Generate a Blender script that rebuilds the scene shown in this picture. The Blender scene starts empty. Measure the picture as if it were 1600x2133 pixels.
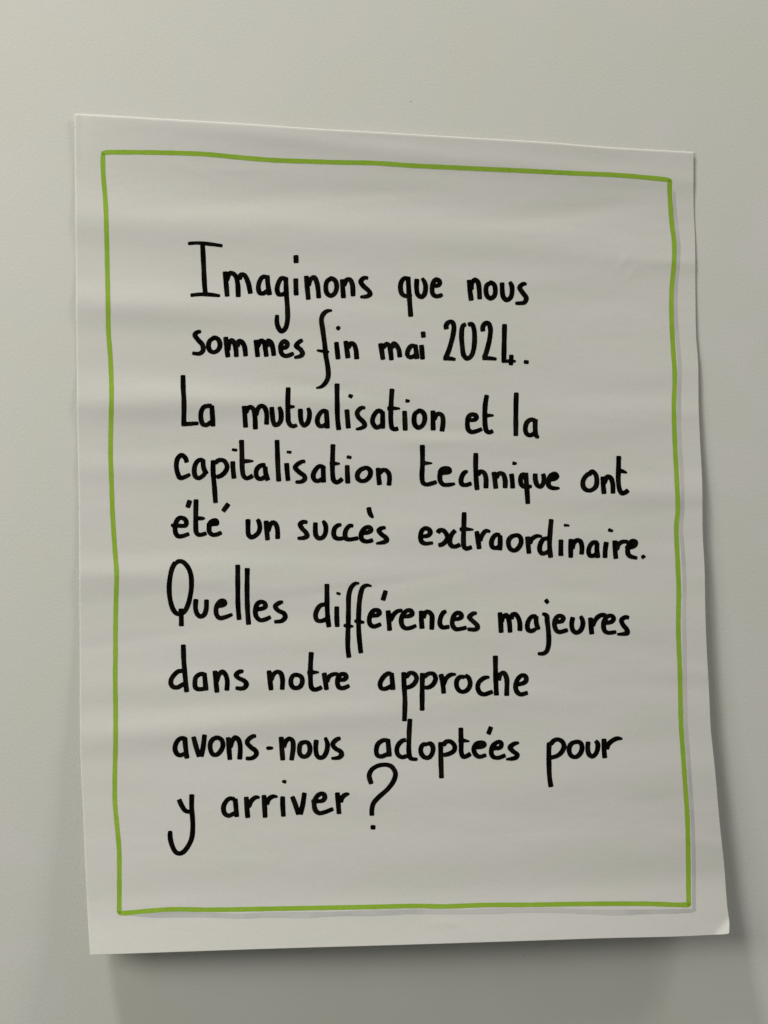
import bpy, math, random
import numpy as np
from mathutils import Matrix, Vector

sc = bpy.context.scene
# ------------------------------------------------------------------ camera
F_PX, IMG_W, IMG_H = 3000.0, 1600.0, 2133.0
CAM_P = (np.array([[0.9829112, -0.1835241, -0.014298], [-0.0016692, 0.0687836, -0.9976302], [0.1840727, 0.9806058, 0.0673018]]), np.array([-0.29467, -1.44505, -0.08315]))      # world->camera rotation, camera position
Rwc, Cw = CAM_P
cam_d = bpy.data.cameras.new('camera'); cam = bpy.data.objects.new('camera', cam_d)
sc.collection.objects.link(cam); sc.camera = cam
cam_d.sensor_fit = 'VERTICAL'; cam_d.sensor_height = 36.0; cam_d.sensor_width = 27.0
cam_d.lens = F_PX * 36.0 / IMG_H
cam_d.clip_start = 0.05; cam_d.clip_end = 50
m = Matrix(((Rwc[0][0], -Rwc[1][0], -Rwc[2][0], Cw[0]),
            (Rwc[0][1], -Rwc[1][1], -Rwc[2][1], Cw[1]),
            (Rwc[0][2], -Rwc[1][2], -Rwc[2][2], Cw[2]), (0, 0, 0, 1)))
cam.matrix_world = m
# ------------------------------------------------------------------ world (dim bounce light of the room)
w = bpy.data.worlds.new('World'); sc.world = w; w.use_nodes = True
bg = w.node_tree.nodes['Background']
bg.inputs[0].default_value = (0.98, 1.0, 0.93, 1); bg.inputs[1].default_value = 0.132
# ------------------------------------------------------------------ room lights (two ceiling panels above and in front of the wall, one soft side light)
def area(name, loc, target, sx, sy, power, col):
    l = bpy.data.lights.new(name, 'AREA'); l.shape = 'RECTANGLE'; l.size = sx; l.size_y = sy
    l.energy = power; l.color = col
    o = bpy.data.objects.new(name, l); sc.collection.objects.link(o); o.location = loc
    o.rotation_euler = (Vector(target) - Vector(loc)).to_track_quat('-Z', 'Y').to_euler()
    return o
area('ceiling_lamp', (-1.69, -1.40, 3.86), (0, 0, 0), 0.50, 0.50, 88.0, (1.0, 0.975, 0.90))
area('ceiling_lamp', (3.30, -1.50, 3.90), (0, 0, 0), 1.1, 1.1, 82.0, (1.0, 0.97, 0.91))
area('soft_side_light', (-2.35, -1.95, 0.90), (0, 0, -0.3), 1.9, 1.3, 48.0, (1.0, 0.985, 0.905))  # unseen broad soft light at low left, placed to fit brightness across the wall
sc.view_settings.view_transform = 'Standard'; sc.view_settings.look = 'None'
sc.view_settings.exposure = 0.0; sc.view_settings.gamma = 1.0

# ------------------------------------------------------------------ materials
def new_mat(name, rough=0.6):
    mt = bpy.data.materials.new(name); mt.use_nodes = True
    nt = mt.node_tree; b = nt.nodes['Principled BSDF']; b.inputs['Roughness'].default_value = rough
    return mt, nt, b
def N(nt, typ, **kw):
    n = nt.nodes.new(typ)
    for k, v in kw.items():
        if k in n.inputs: n.inputs[k].default_value = v
        else: setattr(n, k, v)
    return n
def noise(nt, vec, scale, detail=3, rough=0.5):
    n = N(nt, 'ShaderNodeTexNoise'); n.inputs['Scale'].default_value = scale
    n.inputs['Detail'].default_value = detail; n.inputs['Roughness'].default_value = rough
    nt.links.new(vec, n.inputs['Vector']); return n
def mapped(nt, sx=1, sy=1, sz=1):
    tc = N(nt, 'ShaderNodeTexCoord'); mp = N(nt, 'ShaderNodeMapping')
    mp.inputs['Scale'].default_value = (sx, sy, sz)
    nt.links.new(tc.outputs['Object'], mp.inputs['Vector']); return mp.outputs['Vector']
def ramp(nt, fac, c0, c1, p0=0.0, p1=1.0):
    r = N(nt, 'ShaderNodeValToRGB'); e = r.color_ramp.elements
    e[0].position = p0; e[0].color = (*c0, 1); e[1].position = p1; e[1].color = (*c1, 1)
    nt.links.new(fac, r.inputs['Fac']); return r.outputs['Color']
def mixc(nt, mode, f, a, b_):
    x = N(nt, 'ShaderNodeMix'); x.data_type = 'RGBA'; x.blend_type = mode
    x.inputs[0].default_value = f
    nt.links.new(a, x.inputs[6]); nt.links.new(b_, x.inputs[7]); return x.outputs[2]
def bump(nt, b, h, strength, dist):
    bp = N(nt, 'ShaderNodeBump'); bp.inputs['Strength'].default_value = strength
    bp.inputs['Distance'].default_value = dist
    nt.links.new(h, bp.inputs['Height']); nt.links.new(bp.outputs['Normal'], b.inputs['Normal'])

# painted wall: very fine roller texture, faint tint patches, speckle
wall_mat, nt, b = new_mat('wall_paint', 0.55)
v = mapped(nt)
c = ramp(nt, noise(nt, v, 9, 2).outputs['Fac'], (0.725, 0.725, 0.665), (0.745, 0.735, 0.705), 0.35, 0.65)
g = ramp(nt, noise(nt, v, 620, 2, 0.7).outputs['Fac'], (0.925, 0.925, 0.925), (1, 1, 1), 0.3, 0.7)
nt.links.new(mixc(nt, 'MULTIPLY', 1.0, c, g), b.inputs['Base Color'])
bump(nt, b, noise(nt, v, 330, 3, 0.6).outputs['Fac'], 0.16, 0.0012)
b.inputs['Specular IOR Level'].default_value = 0.25

# sheet paper
paper_mat, nt, b = new_mat('white_paper', 0.7)
v = mapped(nt); v2 = mapped(nt, 1, 1, 3.2)
c = ramp(nt, noise(nt, v2, 7, 3).outputs['Fac'], (0.728, 0.722, 0.677), (0.737, 0.720, 0.70), 0.38, 0.62)
g = ramp(nt, noise(nt, v, 700, 2, 0.7).outputs['Fac'], (0.93, 0.93, 0.93), (1, 1, 1), 0.3, 0.7)
nt.links.new(mixc(nt, 'MULTIPLY', 1.0, c, g), b.inputs['Base Color'])
ad = N(nt, 'ShaderNodeMath', operation='ADD')
nt.links.new(noise(nt, mapped(nt, 1, 1, 2.2), 26, 4, 0.55).outputs['Fac'], ad.inputs[0])
sm = N(nt, 'ShaderNodeMath', operation='MULTIPLY'); sm.inputs[1].default_value = 0.05
nt.links.new(noise(nt, v, 420, 2).outputs['Fac'], sm.inputs[0]); nt.links.new(sm.outputs[0], ad.inputs[1])
bump(nt, b, ad.outputs[0], 0.16, 0.0016)
b.inputs['Specular IOR Level'].default_value = 0.2

# black marker ink
ink_mat, nt, b = new_mat('black_marker_ink', 0.5)
v = mapped(nt, 1, 1, 0.35)
c = ramp(nt, noise(nt, v, 160, 3).outputs['Fac'], (0.0012, 0.001, 0.0008), (0.012, 0.009, 0.0068), 0.42, 0.8)
nt.links.new(c, b.inputs['Base Color']); b.inputs['Specular IOR Level'].default_value = 0.035
bump(nt, b, noise(nt, mapped(nt), 500, 2).outputs['Fac'], 0.1, 0.0006)
# green marker ink: streaky, with denser patches
green_mat, nt, b = new_mat('green_marker_ink', 0.6)
c1 = ramp(nt, noise(nt, mapped(nt), 28, 3).outputs['Fac'], (0.285, 0.475, 0.038), (0.335, 0.525, 0.055), 0.3, 0.7)
c2 = ramp(nt, noise(nt, mapped(nt), 420, 3, 0.65).outputs['Fac'], (0.86, 0.88, 0.82), (1, 1, 1), 0.3, 0.65)
nt.links.new(mixc(nt, 'MULTIPLY', 1.0, c1, c2), b.inputs['Base Color']); b.inputs['Specular IOR Level'].default_value = 0.15
# green overlap (two coats where strokes meet)
green2_mat, nt, b = new_mat('green_marker_ink_two_coats', 0.6)
b.inputs['Base Color'].default_value = (0.20, 0.36, 0.02, 1); b.inputs['Specular IOR Level'].default_value = 0.15
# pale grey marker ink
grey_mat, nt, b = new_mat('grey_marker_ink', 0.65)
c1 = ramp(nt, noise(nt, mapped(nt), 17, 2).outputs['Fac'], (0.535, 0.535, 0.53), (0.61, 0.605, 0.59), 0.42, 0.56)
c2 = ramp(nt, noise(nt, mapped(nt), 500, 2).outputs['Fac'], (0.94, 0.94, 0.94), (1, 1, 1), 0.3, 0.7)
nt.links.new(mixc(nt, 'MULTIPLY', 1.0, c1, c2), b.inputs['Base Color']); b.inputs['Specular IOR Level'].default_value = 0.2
speck_mat, nt, b = new_mat('grime', 0.8)
b.inputs['Base Color'].default_value = (0.36, 0.35, 0.32, 1)

# ------------------------------------------------------------------ the hanging sheet as a height field over the wall
W2, SHT = 0.325, 0.8248
TOPZ, BOTZ = SHT / 2, -SHT / 2
def smooth(x, a, b_):
    t = np.clip((x - a) / (b_ - a), 0, 1); return t * t * (3 - 2 * t)
GX, GZ = 600, 800
gx = np.linspace(-0.36, 0.40, GX); gz = np.linspace(-0.47, 0.47, GZ)
XX, ZZ = np.meshgrid(gx, gz)
def base_height(X, Z):
    s = np.clip((X + W2) / (2 * W2), -0.05, 1.1); t = np.clip((TOPZ - Z) / SHT, 0, 1.06)
    left = 0.0012 + 0.003 * smooth(t, 0.3, 0.8) + 0.022 * np.clip((t - 0.60) / 0.40, 0, 2) ** 1.6
    right = 0.0012 + 0.006 * smooth(t, 0.10, 0.5) + 0.019 * np.clip((t - 0.30) / 0.70, 0, 2) ** 1.4
    mid = 0.0012 + 0.002 * smooth(t, 0.2, 0.6) + 0.038 * np.clip((t - 0.47) / 0.53, 0, 2) ** 1.35
    k = 4 * s * (1 - s)
    top = 0.0125 * (0.26 + 0.74 * np.clip(k, 0, 1) ** 0.7) * (1 - 0.25 * s) * (1 - smooth(t, -0.07, 0.120)) 
    return (left * (1 - s) + right * s) * (1 - 0.75 * np.clip(k, 0, 1)) + mid * 0.75 * np.clip(k, 0, 1) + top
hmap = base_height(XX, ZZ) + 0.075 * (BOTZ + 0.048 - ZZ + np.sqrt((BOTZ + 0.048 - ZZ) ** 2 + 0.011 ** 2))
rg = np.random.RandomState(11)
# long, nearly horizontal soft folds; (x, z, half-length, half-height, amplitude) about the sheet
def fold(x0, z0, lx, lz, a, tilt=0.0):
    dx = XX - x0; dz = ZZ - z0 - tilt * dx
    return a * np.exp(-(dx / lx) ** 2 - (dz / lz) ** 2)
def pxz(x, y): return ((x - 805) / 1992.0, (1110 - y) / 2080.0)
FOLDS = [(300, 470, .30, .022, .00055, -.03), (1000, 480, .35, .022, .00040, -.05), (700, 560, .2, .02, .0002, -.03),
         (230, 640, .10, .020, .00060, 0), (420, 655, .16, .016, .00030, 0), (250, 850, .10, .018, .00065, 0), (480, 845, .14, .013, .00035, .02),
         (1300, 860, .09, .014, .00040, 0), (1350, 760, .07, .02, .0002, 0), (1340, 1040, .12, .016, .00045, .04), (1180, 900, .12, .012, .0002, .05),
         (300, 985, .2, .012, .00022, 0), (240, 1200, .12, .012, .00040, .02), (520, 1225, .2, .018, .00035, .02),
         (280, 1430, .16, .014, .00020, 0), (330, 1525, .14, .016, .00050, .05), (620, 1500, .18, .014, .00025, .04),
         (900, 1130, .25, .02, .00025, -.02), (1000, 1330, .3, .02, .00025, .02), (950, 1650, .35, .025, .0003, .02),
         (850, 1790, .4, .03, .0004, .0), (500, 270, .12, .008, .00018, -.06), (1000, 310, .3, .010, .00028, -.05)]
for x, y, lx, lz, a, tl in FOLDS:
    px, pz = pxz(x, y); hmap += fold(px, pz, lx, lz, 2.9 * a * (1.1 if x < 650 else 0.85), tl)
for i in range(230):
    x0 = rg.uniform(-0.33, 0.36); z0 = rg.uniform(-0.42, 0.42)
    lx = rg.uniform(0.025, 0.12); lz = rg.uniform(0.006, 0.018)
    hmap += fold(x0, z0, lx, lz, rg.normal(0, 0.00018), rg.normal(0, 0.09))
for i in range(420):      # finer, shorter ripples
    x0 = rg.uniform(-0.33, 0.36); z0 = rg.uniform(-0.42, 0.42)
    hmap += fold(x0, z0, rg.uniform(0.012, 0.05), rg.uniform(0.0028, 0.007), rg.normal(0, 0.00003), rg.normal(0, 0.22))
# small pinched creases
for (x, y, L, tl, a) in ((1285, 520, .010, 1.2, .00035), (1300, 548, .009, .9, .00025), (470, 350, .035, .05, .00018), (395, 362, .02, -.3, .00015),
                         (845, 1925, .014, 0, .0003), (890, 1937, .01, -.6, .0002), (1130, 335, .006, .7, .0002)):
    px, pz = pxz(x, y); hmap += fold(px, pz, L, .0028, a, tl)
# the bottom right corner is bent up towards the room
cx, cz = (0.3275, -0.4215)
u = ((XX - cx) * 0.66 - (ZZ - cz) * 0.75)         # distance towards the corner tip across the crease
hmap += np.clip(u + 0.0150, 0, 1) * 0.5
def hsample(X, Z):
    fx = np.clip((X - gx[0]) / (gx[1] - gx[0]), 0, GX - 1.001); fz = np.clip((Z - gz[0]) / (gz[1] - gz[0]), 0, GZ - 1.001)
    i = fx.astype(int); j = fz.astype(int); a = fx - i; c_ = fz - j
    return (hmap[j, i] * (1 - a) + hmap[j, i + 1] * a) * (1 - c_) + (hmap[j + 1, i] * (1 - a) + hmap[j + 1, i + 1] * a) * c_
def place(px, off=0.0, drop=None):
    """traced point (in photograph pixels) -> point on the hanging sheet in metres"""
    px = np.asarray(px, float).reshape(-1, 2)
    d = np.stack([(px[:, 0] - IMG_W / 2) / F_PX, (px[:, 1] - IMG_H / 2) / F_PX, np.ones(len(px))], 1) @ Rwc
    y = np.zeros(len(px))
    for _ in range(14):
        t = (y - Cw[1]) / d[:, 1]; P = Cw + d * t[:, None]
        h = hsample(P[:, 0], P[:, 2]) + off
        if drop is not None: h = h - drop
        y = 0.5 * y + 0.5 * (-h)
    t = (y - Cw[1]) / d[:, 1]
    return Cw + d * t[:, None]

def mesh_obj(name, V, Fs, mat, parent=None, smooth_=True):
    me = bpy.data.meshes.new(name); me.from_pydata([tuple(p) for p in V], [], Fs); me.materials.append(mat)
    if smooth_: me.polygons.foreach_set('use_smooth', [True] * len(me.polygons))
    me.update(); o = bpy.data.objects.new(name, me); sc.collection.objects.link(o)
    if parent is not None: o.parent = parent
    return o

# ------------------------------------------------------------------ wall
wall = mesh_obj('wall', [(-3, 0, -2), (3, 0, -2), (3, 0, 2.2), (-3, 0, 2.2), (-3, .12, -2), (3, .12, -2), (3, .12, 2.2), (-3, .12, 2.2)],
                [(0, 1, 2, 3), (5, 4, 7, 6), (3, 2, 6, 7), (1, 0, 4, 5), (0, 3, 7, 4), (2, 1, 5, 6)], wall_mat, smooth_=False)
wall['kind'] = 'structure'
# tiny marks on the paint: small lumps a millimetre or two across
def on_wall(x, y):
    d = Rwc.T @ np.array([(x - 800) / F_PX, (y - IMG_H / 2) / F_PX, 1.0]); return Cw + d * (-Cw[1] / d[1])
for (x, y, r) in ((856, 211, .0009), (1091, 1991, .0008)):
    p = on_wall(x, y); V = [(0, -0.0006, 0)]; n = 9
    for k in range(n):
        a = 2 * math.pi * k / n; rr = r * (0.8 + 0.35 * random.Random(k).random())
        V.append((rr * math.cos(a), 0.0001, rr * 0.8 * math.sin(a)))
    o = mesh_obj('paint_speck', V, [(0, 1 + (k + 1) % n, 1 + k) for k in range(n)], speck_mat, wall)
    o.location = p

# ------------------------------------------------------------------ sheet
root = bpy.data.objects.new('flip_chart_sheet', None); sc.collection.objects.link(root)
root.location = (0, 0, BOTZ)
root['label'] = 'white flip chart sheet handwritten in black inside a green marker frame, hanging on the wall'
root['category'] = 'poster'
INV = Matrix.Translation((0, 0, -BOTZ))
def part(name, V, Fs, mat, parent=root):
    V = np.array(V, float); V = V - np.array([0, 0, BOTZ])
    return mesh_obj(name, V, Fs, mat, parent)

def catmull(P, step=2.0):
    P = np.asarray(P, float); n = len(P)
    if n == 2:
        m_ = max(2, int(np.hypot(*(P[1, :2] - P[0, :2])) / step)); t = np.linspace(0, 1, m_ + 1)[:, None]
        return P[0] * (1 - t) + P[1] * t
    Q = np.vstack([2 * P[0] - P[1], P, 2 * P[-1] - P[-2]]); out = []
    for i in range(n - 1):
        p0, p1, p2, p3 = Q[i:i + 4]
        # centripetal parameters keep tight turns round
        d1 = max(np.hypot(*(p1 - p0)[:2]), .01) ** .5; d2 = max(np.hypot(*(p2 - p1)[:2]), .01) ** .5; d3 = max(np.hypot(*(p3 - p2)[:2]), .01) ** .5
        m_ = max(2, int(np.hypot(*(p2 - p1)[:2]) / step))
        t0, t1, t2, t3 = 0, d1, d1 + d2, d1 + d2 + d3
        for k in range(m_):
            t = t1 + (t2 - t1) * k / m_
            A1 = (t1 - t) / (t1 - t0) * p0 + (t - t0) / (t1 - t0) * p1
            A2 = (t2 - t) / (t2 - t1) * p1 + (t - t1) / (t2 - t1) * p2
            A3 = (t3 - t) / (t3 - t2) * p2 + (t - t2) / (t3 - t2) * p3
            B1 = (t2 - t) / (t2 - t0) * A1 + (t - t0) / (t2 - t0) * A2
            B2 = (t3 - t) / (t3 - t1) * A2 + (t - t1) / (t3 - t1) * A3
            out.append((t2 - t) / (t2 - t1) * B1 + (t - t1) / (t2 - t1) * B2)
    out.append(P[-1]); return np.array(out)

# outline of the sheet, traced
TOP = [(155.5, 236.5), (224, 240), (362, 248.5), (512, 257.5), (640, 266.5), (812, 276.5), (921, 283), (1031, 289.5), (1140, 296), (1256, 305.5), (1381, 313), (1445, 316.5)]
BOT = [(187.5, 1989.5), (400, 1982), (560, 1976.6), (850, 1968), (1100, 1960), (1256, 1954.7), (1412, 1951), (1500, 1946.8), (1513, 1946), (1519, 1944)]
LEF = [(155.5, 236.5), (155.8, 300), (157, 420), (158.8, 645), (161.5, 900), (163.7, 1015), (165.2, 1195), (166, 1360), (167.3, 1565), (171, 1655), (175, 1745), (178, 1820), (182, 1900), (187.5, 1989.5)]
RIG = [(1445, 316.5), (1445.3, 432), (1448, 494), (1449, 604), (1450.5, 701), (1454.6, 757), (1455.6, 847), (1459, 926), (1463, 1005), (1464, 1107), (1468, 1186), (1469.6, 1276), (1472.6, 1355), (1477, 1434), (1481, 1520), (1485, 1558), (1491.8, 1626), (1499.6, 1716), (1508.4, 1798), (1514.5, 1880), (1519.5, 1925), (1519, 1944)]
def resample(P, n, tt=None):
    C_ = catmull(P, 4); s = np.r_[0, np.cumsum(np.hypot(*np.diff(C_, axis=0).T))]; s /= s[-1]
    t = np.linspace(0, 1, n) if tt is None else tt
    return np.stack([np.interp(t, s, C_[:, 0]), np.interp(t, s, C_[:, 1])], 1)
nu, nv = 250, 320
e = 0.0013
tu = np.r_[0, e * .5, e, np.linspace(2.5 * e, 1 - 2.5 * e, nu - 6), 1 - e, 1 - e * .5, 1]; tv = np.r_[0, e * .5, e, np.linspace(2.5 * e, 1 - 2.5 * e, nv - 6), 1 - e, 1 - .5 * e, 1]
T_, B_, L_, R_ = resample(TOP, nu, tu), resample(BOT, nu, tu), resample(LEF, nv, tv), resample(RIG, nv, tv)
U, V_ = np.meshgrid(tu, tv); U = U[..., None]; V_ = V_[..., None]
G = (1 - V_) * T_[None] + V_ * B_[None] + (1 - U) * L_[:, None] + U * R_[:, None] \
    - ((1 - U) * (1 - V_) * T_[0] + U * (1 - V_) * T_[-1] + (1 - U) * V_ * B_[0] + U * V_ * B_[-1])
drop = np.zeros((nv, nu)); ring = np.array([1.0, 0.45, 0.0])
for k in range(3):
    drop[k, :] = np.maximum(drop[k, :], ring[k] * 0.00065)
    drop[:, k] = np.maximum(drop[:, k], ring[k] * 0.00065)
P = place(G.reshape(-1, 2), 0, drop.ravel())
idx = np.arange(nu * nv).reshape(nv, nu)
quads = np.stack([idx[:-1, :-1], idx[1:, :-1], idx[1:, 1:], idx[:-1, 1:]], -1).reshape(-1, 4)
sheet = part('paper_sheet', P, quads.tolist(), paper_mat)
md = sheet.modifiers.new('thickness', 'SOLIDIFY'); md.thickness = 0.00018; md.offset = -1

# ------------------------------------------------------------------ marker strokes
# a stroke is a traced centre line with the nib's width; letters are unions of strokes, meshed from their distance field
def stroke_sdf(S, X, Y, wv, wh, rng):
    C_ = catmull(S, 2.2); P2 = C_[:, :2]; f = C_[:, 2]
    d = np.gradient(P2, axis=0); ang = np.abs(d[:, 1]) / np.maximum(np.hypot(d[:, 0], d[:, 1]), 1e-6)
    wob = 1 + 0.035 * np.sin(np.cumsum(rng.uniform(0.05, 0.6, len(P2))) + rng.uniform(0, 6))
    r = 0.5 * (wh + (wv - wh) * ang ** 0.8) * f * wob
    n = len(P2); k = np.ones(3) / 3
    if n > 5: r = np.convolve(np.pad(r, 1, 'edge'), k, 'valid')
    cum = np.r_[0, np.cumsum(np.hypot(*np.diff(P2, axis=0).T))]
    E0 = P2[0] - P2[min(2, n - 1)]; E0 = E0 / max(np.hypot(*E0), 1e-6); E1 = P2[-1] - P2[max(n - 3, 0)]; E1 = E1 / max(np.hypot(*E1), 1e-6)
    pts = np.stack([X.ravel(), Y.ravel()], 1); best = np.full(len(pts), 1e9)
    for i in range(n - 1):
        a, b_ = P2[i], P2[i + 1]; ab = b_ - a; L = np.hypot(*ab)
        if L < 1e-6: continue
        e_ = ab / L; q = pts - a; al = q @ e_; pe = np.abs(q[:, 0] * e_[1] - q[:, 1] * e_[0])
        tc = np.clip(al / L, 0, 1); rr = r[i] * (1 - tc) + r[i + 1] * tc
        over0 = -al; over1 = al - L
        body = np.hypot(pe, np.maximum(np.maximum(over0, over1), 0)) - rr
        # flat cut ends with slightly rounded corners, only on the pieces next to each end
        for arc, p_, e2, r_ in ((cum[i], P2[0], E0, r[0]), (cum[-1] - cum[i + 1], P2[-1], E1, r[-1])):
            if arc < 1.3 * r_:
                pl_ = (pts - p_) @ e2; k_ = 2.6
                hh = np.clip(0.5 + 0.5 * (body - pl_) / k_, 0, 1)
                body = pl_ * (1 - hh) + body * hh + k_ * hh * (1 - hh)
        best = np.minimum(best, body)
    return best.reshape(X.shape)

def march(F, x0, y0, h):
    """polygons covering F<0 on a regular grid"""
    V = []; cache = {}; faces = []
    ny, nx = F.shape; ins = F < 0
    def gv(j, i):
        k = (j, i)
        if k not in cache: cache[k] = len(V); V.append((x0 + i * h, y0 + j * h))
        return cache[k]
    def ev(j, i, j2, i2):
        k = (j, i, j2, i2) if (j, i) < (j2, i2) else (j2, i2, j, i)
        if k not in cache:
            a, b_ = F[k[0], k[1]], F[k[2], k[3]]; t = min(max(a / (a - b_), .04), .96)
            cache[k] = len(V); V.append((x0 + (k[1] + (k[3] - k[1]) * t) * h, y0 + (k[0] + (k[2] - k[0]) * t) * h))
        return cache[k]
    cnt = ins[:-1, :-1].astype(int) + ins[1:, :-1] + ins[1:, 1:] + ins[:-1, 1:]
    for j, i in zip(*np.nonzero(cnt)):
        cs = [(j, i), (j + 1, i), (j + 1, i + 1), (j, i + 1)]
        if cnt[j, i] == 4: faces.append([gv(*c_) for c_ in cs]); continue
        poly = []
        for k in range(4):
            a, b_ = cs[k], cs[(k + 1) % 4]
            if ins[a]: poly.append(gv(*a))
            if ins[a] != ins[b_]: poly.append(ev(*a, *b_))
        if len(poly) > 2: faces.append(poly)
    return V, faces

def ink(name, strokes, mat, parent, wv, wh, off, seed=0, h=1.3, rough=0.12):
    rng = np.random.RandomState(seed)
    A = np.vstack(strokes); mgn = wv * 0.9 + 3
    x0, x1, y0, y1 = A[:, 0].min() - mgn, A[:, 0].max() + mgn, A[:, 1].min() - mgn, A[:, 1].max() + mgn
    xs = np.arange(x0, x1, h); ys = np.arange(y0, y1, h); X, Y = np.meshgrid(xs, ys)
    F_ = np.full(X.shape, 1e9)
    for S in strokes:
        sx0, sx1, sy0, sy1 = S[:, 0].min() - mgn, S[:, 0].max() + mgn, S[:, 1].min() - mgn, S[:, 1].max() + mgn
        i0, i1 = np.searchsorted(xs, [sx0, sx1]); j0, j1 = np.searchsorted(ys, [sy0, sy1])
        F_[j0:j1, i0:i1] = np.minimum(F_[j0:j1, i0:i1], stroke_sdf(S, X[j0:j1, i0:i1], Y[j0:j1, i0:i1], wv, wh, rng))
    F_ = F_ + rough * np.sin(X * 1.9 + 3 * np.sin(Y * .31)) * np.sin(Y * 1.7 + 2 * np.sin(X * .27))
    V, fs = march(F_, x0, y0, h)
    return part(name, place(V, off), fs, mat, parent)

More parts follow.
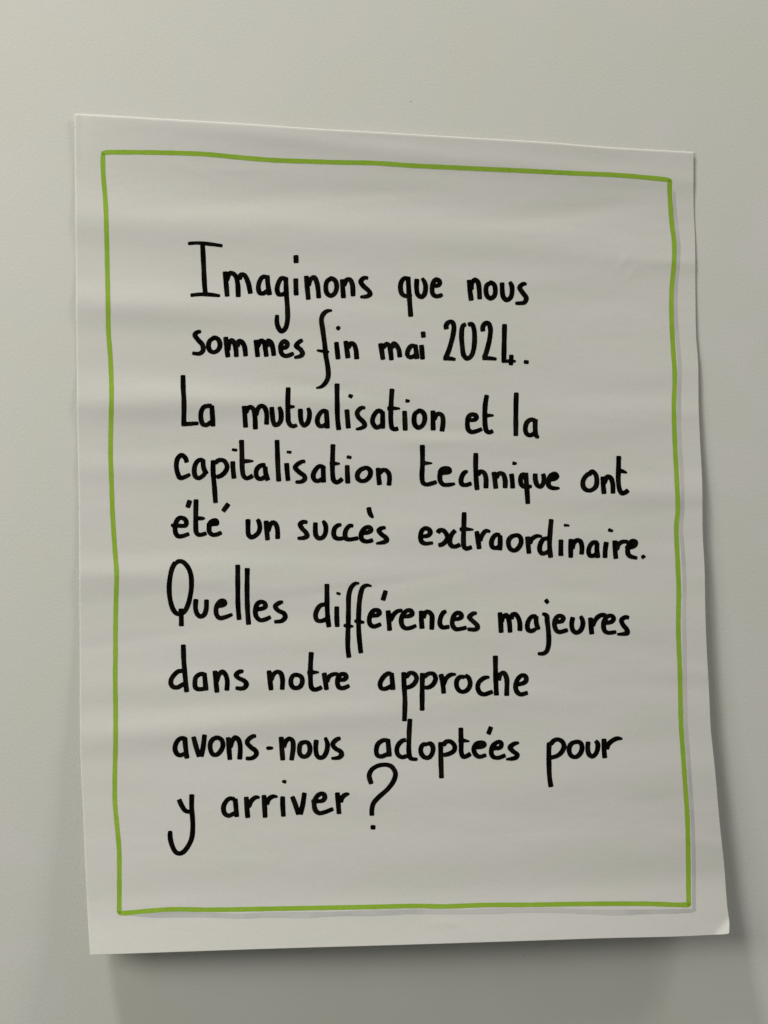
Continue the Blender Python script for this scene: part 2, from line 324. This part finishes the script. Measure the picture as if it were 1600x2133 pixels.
DATA = r"""
# Imaginons
@380 490 0.25
I: 46,69,.85 120,64,.85 220,72,.9 336,88,.8 ; 168,78 176,230 184,400 192,495 ; 66,500,.8 150,492,.95 240,495,.95 316,505,.7
m: 354,300 362,380 374,512 ; 368,380 392,318 415,316 445,342 460,400 466,516 ; 475,370 488,328 512,328 545,385 568,488
a: 712,350 672,346 645,380 633,440 645,480 675,484 706,464 ; 706,332 714,420 728,500
g: 862,362 826,358 802,395 789,450 802,490 838,492 865,475 ; 862,348 866,480 876,620 874,720 855,780 825,800 800,770 787,720 790,662,.8
i: 944,358 948,502 ; 946,164 948,233
n: 1032,336 1040,430 1050,538 ; 1050,420 1070,365 1098,350 1122,400 1132,460 1137,526
o: 1238,360 1205,385 1195,440 1207,485 1238,504 1270,482 1286,430 1274,380 1240,358 1228,362
n: 1332,365 1336,440 1343,525 ; 1345,420 1370,370 1395,368 1416,410 1422,510
s: 1550,358,.8 1515,355 1486,385 1510,425 1550,460 1566,490 1540,508 1480,515,.7
# que
@780 490 0.25
q: 288,362 250,358 224,390 217,440 230,488 262,506 314,494,.8 ; 280,344 288,480 303,680
u: 354,362 351,430 362,495 392,514 415,495 427,440 420,395 396,356,.7
e: 500,425 540,412 542,382 515,368 490,395 481,440 487,490 512,508 545,504 570,492,.7
# nous
n: 790,370 795,450 808,546 ; 808,455 812,400 838,370 862,390 872,440 878,535
o: 965,398 938,415 929,460 940,506 968,526 998,506 1008,460 998,412 970,394 955,392
u: 1064,392 1065,450 1073,510 1100,540 1135,518 1148,460 1142,415 1126,386,.7
s: 1270,408,.7 1240,405 1210,435 1235,478 1266,525 1250,560 1215,566 1172,566,.8
# sommes
@380 630 0.25
s: 158,242,.75 128,246 103,268 130,310 168,355 172,400 145,425 80,422,.8
o: 262,295 228,320 217,365 230,400 262,415 298,395 314,355 300,310 268,292 250,296
m: 360,285 368,370 380,458 ; 382,400 388,345 410,315 432,335 446,390 450,455 ; 458,370 470,322 492,325 515,360 528,450
m: 613,310 620,380 628,455 ; 626,370 655,318 680,332 692,390 701,453 ; 703,370 715,318 737,330 755,390 762,446
e: 825,382 868,370 874,340 850,322 825,345 818,390 830,430 860,446 895,438 930,422,.8
s: 1005,312,.8 978,325 948,362 985,392 1002,428 985,446 930,460,.7
# fin
f: 1250,68,.5 1218,68,.8 1185,85 1160,130 1170,230 1185,340 1195,440 1212,540 1214,620 1195,665 1160,700,.8 1112,714,.4 ; 1118,398,.5 1160,405,.7 1226,412,.5
i: 1282,328 1290,400 1298,475 ; 1282,206,.5 1298,213,1 1314,222,.8
n: 1360,318 1370,390 1380,466 ; 1380,380 1405,340 1428,348 1445,390 1453,474
# mai
@760 630 0.25
m: 130,338 140,400 152,478 ; 150,380 182,345 203,360 216,420 222,482 ; 225,380 242,342 265,358 285,400 292,458
a: 425,364 388,362 360,400 356,438 375,456 405,450 430,432 ; 420,350 430,420 436,472
i: 472,352 482,476 ; 485,241 489,294
# 2024.
2: 680,225 678,190 702,162 728,162 742,195 735,270 715,350 692,420 672,460 ; 652,467 700,466,1.05 758,475,.7
0: 845,180 818,195 806,270 812,360 825,440 852,468 885,448 905,400 915,300 908,215 890,180 858,186
2: 985,243 983,205 1005,172 1030,174 1046,215 1042,290 1025,370 1003,440 990,460 ; 978,465 1040,465 1100,472,.7
4: 1165,178 1163,250 1160,400 1158,500 ; 1142,490,.9 1200,488,.85 1260,490,.6 ; 1222,434,.9 1217,524,.9
.: 1324,494,.9 1367,499,.9
# La
@360 770 0.1875
L: 113,58 116,200 124,350 122,622 ; 95,608 180,602 288,595,.9
a: 435,400 390,402 345,415 315,470 314,550 335,605 370,615 415,590 445,570 ; 432,395 440,500 448,632
# mutualisation
m: 793,400 800,500 810,645 ; 810,480 835,428 868,415 895,440 912,520 918,665 ; 925,510 945,435 980,402 1015,415 1040,470 1042,612
u: 1098,412 1105,490 1115,570 1135,615 1165,610 1195,575 1204,530 1198,455 1178,410,.8
t: 1283,195 1278,350 1280,500 1286,580 1312,620 1345,628 1382,612,.8 ; 1255,412 1310,412 1358,410,.5
u: 1418,432 1420,530 1435,595 1460,620 1495,595 1515,540 1518,470 1500,422,.8
@640 790 0.1875
a: 225,360 178,350 142,380 116,430 114,480 138,518 172,520 215,495 ; 212,342 218,440 225,548
l: 331,45 333,250 338,450 352,565
i: 440,333 448,430 458,548 ; 458,176,.85 505,198,.95
s: 648,318,.7 600,318 555,370 570,420 625,475 640,515 600,542,.9 538,555,.6
a: 838,365 790,350 748,390 725,455 738,505 770,535 815,520 838,500 ; 838,352 838,550
t: 943,103 935,220 928,400 933,500 945,545 975,555 1014,545 ; 888,325 950,322 1035,326,.5
i: 1082,348 1085,450 1090,572 ; 1090,238 1142,243,.6
o: 1245,350 1200,380 1187,450 1200,510 1235,538 1280,512 1306,450 1298,385 1262,350 1222,348
n: 1397,345 1397,450 1400,570 ; 1410,450 1430,400 1462,382 1498,402 1510,470 1496,582
# et
@920 790 0.1875
e: 310,455 370,447 388,425 375,398 330,392 297,420 286,500 297,560 330,586 390,575 452,550,.9
t: 503,172 485,280 480,400 485,520 500,575 525,590 574,572 ; 450,408 510,402 582,402,.5
# la
l: 830,145 825,350 825,632
a: 1040,455 990,448 948,480 930,550 945,605 980,622 1035,600 ; 1040,440 1040,560 1050,625 1082,652,.6
# capitalisation
@340 900 0.1875
c: 264,340 245,285 202,255 163,290 146,360 160,455 188,508 230,502 302,468,.8
a: 450,312 400,310 362,350 345,430 360,495 395,512 435,490 465,460 ; 442,300 450,400 485,470
p: 555,310 555,450 570,620 582,790 ; 575,345 620,312 675,318 710,380 690,440 640,485 590,500
i: 772,322 775,400 788,518 ; 762,194,.7 825,202,.7
t: 870,85 875,250 880,420 895,490 925,513 962,503 998,480 ; 880,325 940,322 1008,322,.4
a: 1140,362,.8 1095,368 1048,400 1031,460 1050,510 1085,520 1130,500 ; 1132,380 1140,460 1165,540
l: 1264,85 1270,250 1275,400 1285,550
i: 1370,342 1378,440 1388,544 ; 1370,220,.7 1428,226,.7
@600 900 0.1875
s: 195,326,.8 150,330 80,390 120,440 182,488 188,522 150,550 80,555,.8
a: 398,390 350,378 298,430 279,490 300,535 335,543 380,520 ; 390,372 395,562
t: 500,133 495,300 495,450 508,535 538,558 575,543 607,515 ; 462,352 520,350 580,352,.5
i: 657,365 660,470 665,573 ; 650,275,.8 708,283,.8
o: 855,398 812,415 774,460 775,515 810,542 860,538 908,490 914,430 880,398 835,398
n: 1000,395 1005,480 1018,590 ; 1015,460 1045,425 1085,424 1120,460 1128,520 1120,596
# technique
@860 900 0.1875
t: 106,140 108,350 102,500 115,565 150,582 200,573 268,552,.9 ; 80,345 140,345 220,346,.4
e: 300,455 380,448 410,435 400,408 355,400 317,420 301,480 306,545 340,583 400,585 472,573,.6
c: 615,438,.7 580,445 547,490 535,540 547,580 590,588 655,568
h: 700,230 698,400 705,540 715,645 ; 722,480 748,438 790,450 812,510 812,626
n: 900,440 910,520 923,630 ; 925,510 960,458 1000,465 1025,530 1025,624
i: 1095,460 1105,540 1110,628 ; 1105,345 1158,350,.6
q: 1250,468 1212,478 1196,530 1207,585 1240,608 1325,602,.8 ; 1255,450 1262,560 1272,700 1278,800
u: 1360,458 1362,530 1385,592 1420,606 1452,562 1456,505 1445,460,.9
@1080 920 0.1875
e: 350,420 400,412 428,385 405,355 360,375 336,430 337,488 370,512 410,518 460,516,.6 ; 375,390 425,388
# ont
o: 815,372,.7 790,355 742,390 716,450 725,508 765,540 810,538 858,500 871,430 858,365 820,330 790,345
n: 937,385 942,480 952,582 ; 950,465 990,388 1025,402 1048,470 1050,578
t: 1115,157 1112,300 1110,440 1125,535 1150,573 1190,562 1222,535 ; 1082,328 1140,325 1210,348,.4
# été
@340 1030 0.1875
é: 85,342,.8 150,345 250,342 255,295 228,265 182,260 147,300 132,370 140,430 167,463 220,460 292,435,.9 ; 298,62 270,148
t: 366,52 362,200 362,350 368,420 392,447 440,443 484,428,.9 ; 365,265 420,265 468,266,.4
é: 482,335,.8 560,330 598,322 590,290 560,288 522,315 510,370 517,420 550,448 600,443 652,420,.85 ; 540,312 600,315 ; 728,100 662,190
# un
u: 943,272 942,380 950,450 978,475 1022,458 1060,420 1074,370 1065,310 1045,272,.8
n: 1143,288 1150,390 1160,510 ; 1165,410 1185,345 1213,312 1245,322 1268,380 1272,495
# succès
@580 1040 0.1875
s: 325,258,.8 280,250 241,275 260,320 308,372 320,408 285,428 210,434,.8
u: 412,255 410,330 417,400 447,433 490,425 520,382 528,320 518,275 492,236,.6
c: 703,283,.8 665,288 627,320 614,380 627,420 665,438 730,430
c: 835,297,.8 795,293 757,330 740,390 752,437 790,446 850,438 890,430
è: 920,376 1000,366 1030,342 1015,312 980,310 937,345 918,400 930,448 970,468 1020,463 1053,448 ; 1003,86 1012,140 1032,180,.9 1058,208,.3
s: 1195,318,.8 1155,318 1114,345 1145,388 1195,428 1205,456 1170,476 1082,492,.6
# extraordinaire.
@850 1050 0.1875
e: 135,360 220,350 248,320 235,284 190,268 152,300 139,370 152,418 190,438 280,430,.8
x: 328,322 350,292 390,292 425,330 438,370 420,410 385,445 335,458 ; 528,290 490,330 467,390 467,440 492,468 530,470 582,448
t: 624,88 620,250 616,400 622,470 645,495 712,475 ; 572,282 640,278 732,285,.4
r: 762,298 775,380 792,502 ; 797,410 825,342 868,297,.95 917,308,.6
a: 1022,350 985,338 947,370 926,430 940,478 975,488 1015,470 ; 1022,345 1024,420 1018,515
o: 1190,348 1152,360 1119,400 1119,460 1142,502 1185,515 1233,478 1257,420 1245,365 1215,346 1175,350
r: 1328,358 1335,450 1345,553 ; 1350,440 1375,390 1430,355 1492,360,.6
@1090 1050 0.1875
d: 272,380 225,390 192,440 183,508 207,548 250,542 290,520 ; 312,165 300,300 292,450 305,598
i: 420,392 418,480 418,578 ; 450,232,.8 516,240,.5
n: 530,385 528,480 528,598 ; 545,500 560,435 595,402 633,412 652,470 648,562
a: 832,432 780,425 742,465 726,530 742,572 780,573 830,545 ; 822,425 818,500 830,600
i: 925,418 912,500 908,600 ; 942,284,.85 1000,300,.6
r: 1018,402 1020,500 1030,610 ; 1035,510 1060,445 1110,417 1165,420
e: 1130,478,.8 1190,480 1242,455 1248,420 1220,408 1182,430 1163,490 1162,545 1182,575 1270,602,.8
.: 1320,566,.7 1345,603,1
# Quelles
@330 1150 0.1875
Q: 192,112 160,165 137,240 122,350 122,460 140,570 175,655 220,688 280,670 323,600 355,480 368,370 358,240 320,155 270,108 225,102 196,120 ; 250,625 255,720 255,825
u: 418,520 412,610 430,685 465,715 505,700 530,640 535,525
e: 640,600 710,592 740,570 730,545 700,540 662,575 641,630 647,695 680,732 740,723 825,690,.8
l: 882,138 882,400 885,600 898,755
l: 988,175 985,400 990,640 1003,808
e: 1075,635 1150,628 1190,605 1180,567 1135,552 1097,580 1078,650 1087,715 1130,755 1190,747 1250,718,.8
s: 1388,552,.7 1345,563 1298,602 1330,648 1393,680 1410,720 1375,762 1285,775,.9
# différences
@630 1190 0.1875
d: 252,365 200,380 162,430 146,490 162,542 200,553 250,538 280,520 ; 272,138 275,400 282,520 295,622
i: 382,388 382,500 387,620 ; 375,240,.6 425,254,.7
f: 635,134,.5 590,135,.9 545,175 517,260 512,400 510,560 505,720 505,850 518,962 ; 455,600,.7 510,608 570,612,.5
f: 772,166,.4 715,155,.9 672,180 645,260 630,380 624,560 630,720 650,912 ; 575,550,.7 630,560 692,568,.6
é: 740,493 830,488 857,463 845,437 800,432 762,470 743,530 752,588 790,613 877,585,.9 ; 927,211 893,326
r: 952,432 960,540 970,662 ; 977,550 1010,485 1060,442 1115,435,.9
e: 1110,500 1180,498 1220,475 1210,442 1175,432 1127,465 1099,530 1107,598 1145,633 1200,628 1268,600,.8
n: 1320,435 1322,530 1330,640 ; 1340,520 1370,455 1402,450 1438,490 1440,560 1436,650
@860 1200 0.1875
c: 375,390,.8 340,405 310,460 301,530 327,568 410,562
e: 440,480 510,473 540,453 535,422 500,407 462,430 440,490 442,548 477,588 530,586 600,570
s: 714,410,.7 670,417 627,455 665,498 713,543 721,573 690,593 605,588,.9
# majeures
m: 967,400 975,500 982,632 ; 985,510 1005,450 1038,432 1065,480 1082,630 ; 1092,480 1108,428 1140,422 1170,460 1188,520 1190,612
a: 1375,452 1335,445 1297,475 1273,540 1282,597 1320,610 1360,590 ; 1370,440 1372,520 1395,598
@1060 1210 0.1875
j: 368,365,.7 400,372,.9 422,390 426,440 438,540 444,640 440,720 420,780 385,806 320,808,.8 ; 405,205,.9 438,250,.8
e: 510,456 590,446 607,415 590,393 550,390 516,430 508,490 527,548 560,568 610,558 658,542,.9
u: 712,400 698,480 712,548 747,575 790,557 820,500 820,440 795,388,.8
r: 905,405 912,490 922,595 ; 930,500 960,435 1000,392 1045,377 1080,385
e: 1025,460,.6 1090,465 1150,448 1165,415 1140,388 1100,392 1067,430 1052,500 1067,558 1102,576 1150,573 1197,566,.8
s: 1338,412,.8 1300,402 1251,435 1270,490 1310,540 1317,578 1280,588 1200,594,.6
# dans
@330 1330 0.1875
d: 265,362 227,362 177,402 141,460 141,508 167,538 210,543 255,520 285,500 ; 277,65 282,240 298,430 315,597
a: 515,395 467,395 417,430 406,490 412,543 442,562 510,558 ; 510,378 520,480 530,580
n: 627,355 638,470 652,602 ; 648,480 670,405 710,368 745,400 765,470 760,580
s: 948,365,.8 905,367 861,405 890,438 958,473 980,508 953,548 915,556 855,548,.9
# notre
@540 1340 0.1875
n: 108,300 120,410 133,523 ; 130,410 155,350 195,317 235,327 258,390 255,518
o: 420,355 382,355 354,400 356,458 382,492 420,496 458,478 479,430 470,375 430,352 375,350
t: 579,95 570,250 570,400 580,488 607,513 650,508 700,485 ; 533,328 600,322 668,322,.4
r: 720,325 735,420 750,520 ; 752,430 775,372 830,342 880,345
e: 880,408 950,398 967,375 955,347 915,342 877,380 869,440 887,488 930,498 1005,468,.9
# approche
@780 1350 0.225
a: 158,240 125,235 82,270 53,325 61,368 95,378 140,360 170,345 ; 158,228 165,300 172,388
p: 270,220 275,350 283,480 278,678 ; 290,270 330,230 370,238 391,280 370,328 335,355 290,366
p: 445,228 442,400 442,580 ; 460,268 500,237 545,238 567,280 545,333 510,360 465,368
r: 615,238 632,320 642,422 ; 640,335 665,278 705,247 758,243,.6
o: 840,268 792,268 764,300 763,358 792,398 830,403 868,378 887,330 870,272 838,252
c: 1068,268,.6 1020,275 972,310 956,360 977,413 1015,428 1065,413 1098,402
h: 1120,68 1122,250 1130,440 ; 1148,300 1165,244 1195,228 1222,270 1225,443
e: 1320,338 1380,323 1405,300 1400,262 1370,251 1332,280 1308,340 1317,400 1352,428 1422,412
# avons-nous
@340 1480 0.1875
a: 250,310 197,308 153,345 131,420 147,472 182,497 220,488 250,475 ; 240,295 248,400 265,535
v: 335,288 365,400 400,515 ; 460,265 445,400 422,515
o: 600,300 552,320 523,370 527,438 552,487 590,492 633,458 664,390 650,328 610,302 568,302
n: 722,295 730,420 742,550 ; 745,410 770,335 800,298 835,322 855,390 850,545
s: 1035,283,.8 990,288 932,350 975,408 1030,450 1034,488 1000,523 960,533 915,530,.9
-: 1143,416,.7 1185,418,1 1225,416,.5
n: 1310,290 1318,420 1330,555 ; 1335,410 1365,338 1400,312 1435,332 1445,400 1425,555
@560 1490 0.1875
o: 398,300 358,310 341,360 346,428 376,457 418,453 453,410 454,340 430,303 400,296 365,303
u: 528,270 522,380 537,448 570,472 610,458 642,400 652,320 625,243,.7
s: 800,255,.8 760,265 710,320 740,368 798,403 810,438 780,468 692,480,.7
# adoptées
@760 1480 0.225
a: 220,278 172,275 122,310 106,370 116,413 150,426 195,410 230,395 ; 213,262 220,340 228,428
d: 383,272 350,279 312,315 296,360 307,408 345,432 390,420 ; 418,75 410,230 410,400 425,442 490,453,.8
o: 580,315 542,313 519,350 523,398 552,432 590,436 623,400 631,340 612,308 578,307
p: 703,290 703,400 710,628 ; 723,325 755,288 795,288 832,330 825,372 780,400 725,413
t: 889,157 892,300 895,395 912,428 940,423 982,398 ; 865,282 910,278 972,286,.4
é: 1012,345 1090,332 1106,318 1100,303 1065,296 1027,312 1009,360 1027,408 1060,428 1127,410,.9 ; 1060,318 1105,318 ; 1170,148 1143,222
e: 1180,350 1250,343 1266,315 1255,292 1230,292 1187,325 1171,390 1187,427 1230,438 1305,413,.9
s: 1430,298,.7 1385,307 1344,342 1370,375 1413,410 1403,433 1370,445 1305,452,.5
# pour
@1080 1490 0.1875
p: 343,298 338,400 340,550 345,680 362,798 ; 358,320 395,280 440,268 487,292 507,345 480,408 430,450 360,470
o: 655,298 602,305 567,350 566,408 592,453 640,462 683,428 707,370 695,312 662,293 620,297
u: 775,290 770,370 782,428 820,458 858,428 880,370 880,315 855,280,.8
r: 952,258 950,360 960,478 ; 980,378 1000,322 1050,277 1105,256 1158,264,.5
# y
@330 1590 0.1875
y: 228,398 260,470 298,525 345,540 ; 371,342 370,500 380,620 382,720 370,830 330,920 280,982 235,1002 192,985 152,910 132,830 130,748,.9
# arriver
a: 850,400 792,390 747,430 723,490 737,557 780,582 830,562 865,545 ; 852,390 862,490 872,598
r: 976,370 982,480 994,608 ; 1000,485 1040,408 1085,377 1128,380,.6
r: 1172,350 1180,480 1186,605 ; 1202,460 1225,398 1275,367 1328,372,.5
i: 1380,365 1382,480 1390,594 ; 1372,197,.5 1398,203,.8 1424,206,.85
@570 1570 0.1875
v: 205,472 240,560 278,678 ; 343,430 325,560 298,678
e: 418,525,.8 480,528 550,518 569,490 560,452 530,443 492,462 456,520 453,590 472,638 510,660 570,648 665,610,.9
r: 708,428 718,550 728,672 ; 742,540 765,482 805,452 845,445,.5
# ?
?: 1087,338 1062,240 1090,178 1150,137 1240,122 1310,142 1354,220 1330,308 1260,400 1170,480 1110,550 1092,620 1092,690 ; 1076,816,1.1 1134,818,1.1
"""
def parse(s, ox, oy, k):
    out = []
    for st in s.split(';'):
        pts = []
        for tok in st.split():
            q = [float(z) for z in tok.split(',')]; pts.append((ox + q[0] * k, oy + q[1] * k, q[2] if len(q) > 2 else 1.0))
        if pts: out.append(np.array(pts))
    return out
word = None; ox = oy = 0; k = 1; seed = 0
for line in DATA.strip().splitlines():
    line = line.strip()
    if not line: continue
    if line[0] == '@':
        ox, oy, k = [float(z) for z in line[1:].split()]; continue
    if line[0] == '#':
        word = bpy.data.objects.new('word', None); sc.collection.objects.link(word); word.parent = root
        word['label'] = 'the word "%s" handwritten in black marker' % line[1:].strip(); continue
    nm, body = line.split(':', 1)
    seed += 1
    ink({'.': 'full_stop', '-': 'hyphen', '?': 'question_mark', '4': 'digit', '2': 'digit', '0': 'digit'}.get(nm.strip(), 'letter'),
        parse(body, ox, oy, k), ink_mat, word, 10.7, 8.7, 0.00012 + 0.00002 * (seed % 3), seed)

# green frame, four strokes, with darker ink where they cross
def pl(*p): return np.array([(a[0], a[1], a[2] if len(a) > 2 else 1.0) for a in p], float)
GTOP = pl((211, 320, .85), (222, 317.5), (265, 317), (344, 318), (426, 321), (490, 327), (569, 333.4), (640, 336), (702, 338), (780, 339.5), (860, 345), (925, 348), (1010, 352), (1100, 356), (1194, 360.6), (1287, 364.7), (1350, 370), (1390, 374.5), (1398, 377, .9))
GLEF = pl((214.5, 321), (214.4, 345), (216, 375), (219.8, 420), (221.8, 476), (224, 577), (225.4, 656), (226, 690), (230, 746), (232.4, 814), (230.8, 900), (230.4, 947), (232.4, 1006), (234.6, 1071), (239, 1139), (243, 1195), (242, 1240), (240.7, 1307), (240.7, 1360), (240, 1407), (241, 1497), (240.7, 1554), (239, 1632), (239.8, 1677), (243.6, 1718), (248, 1767), (248.6, 1820), (248.4, 1900))
GBOT = pl((246, 1901, .8), (255.5, 1902), (307, 1897.5), (360, 1894), (437, 1895), (560, 1893), (669, 1891), (777, 1889), (868, 1887), (922, 1888), (1013, 1885), (1100, 1884.7), (1209, 1882.8), (1350, 1882.5), (1412, 1884.6), (1435, 1884), (1438, 1882.5, .7))
GRIG = pl((1395.5, 374), (1394.9, 390), (1396, 416), (1399, 460), (1404.7, 510), (1403.7, 553), (1399.5, 600), (1398.8, 656), (1402, 724), (1405.6, 780), (1404, 847), (1405.6, 915), (1409.6, 994), (1412, 1062), (1409, 1096), (1412, 1175), (1414, 1231), (1413, 1310), (1416.4, 1400), (1418.8, 1510), (1423, 1570), (1427.6, 1637), (1432, 1705), (1433.7, 1784), (1434.4, 1862), (1435, 1886))
for i, S in enumerate((GTOP, GLEF, GBOT, GRIG)):
    ink('frame_line', [S], green_mat, root, 9.6, 9.6, 0.00013 + 0.00002 * (i % 2), 900 + i, 1.6, 0.2)
for i, S in enumerate((pl((212, 320), (219, 322)), pl((1391, 374), (1398, 379)), pl((244.5, 1898), (251, 1903)), pl((1431, 1882), (1437, 1885)))):
    ink('overlap_spot', [S], green2_mat, root, 5.5, 5.5, 0.00019, 950 + i, 1.0)
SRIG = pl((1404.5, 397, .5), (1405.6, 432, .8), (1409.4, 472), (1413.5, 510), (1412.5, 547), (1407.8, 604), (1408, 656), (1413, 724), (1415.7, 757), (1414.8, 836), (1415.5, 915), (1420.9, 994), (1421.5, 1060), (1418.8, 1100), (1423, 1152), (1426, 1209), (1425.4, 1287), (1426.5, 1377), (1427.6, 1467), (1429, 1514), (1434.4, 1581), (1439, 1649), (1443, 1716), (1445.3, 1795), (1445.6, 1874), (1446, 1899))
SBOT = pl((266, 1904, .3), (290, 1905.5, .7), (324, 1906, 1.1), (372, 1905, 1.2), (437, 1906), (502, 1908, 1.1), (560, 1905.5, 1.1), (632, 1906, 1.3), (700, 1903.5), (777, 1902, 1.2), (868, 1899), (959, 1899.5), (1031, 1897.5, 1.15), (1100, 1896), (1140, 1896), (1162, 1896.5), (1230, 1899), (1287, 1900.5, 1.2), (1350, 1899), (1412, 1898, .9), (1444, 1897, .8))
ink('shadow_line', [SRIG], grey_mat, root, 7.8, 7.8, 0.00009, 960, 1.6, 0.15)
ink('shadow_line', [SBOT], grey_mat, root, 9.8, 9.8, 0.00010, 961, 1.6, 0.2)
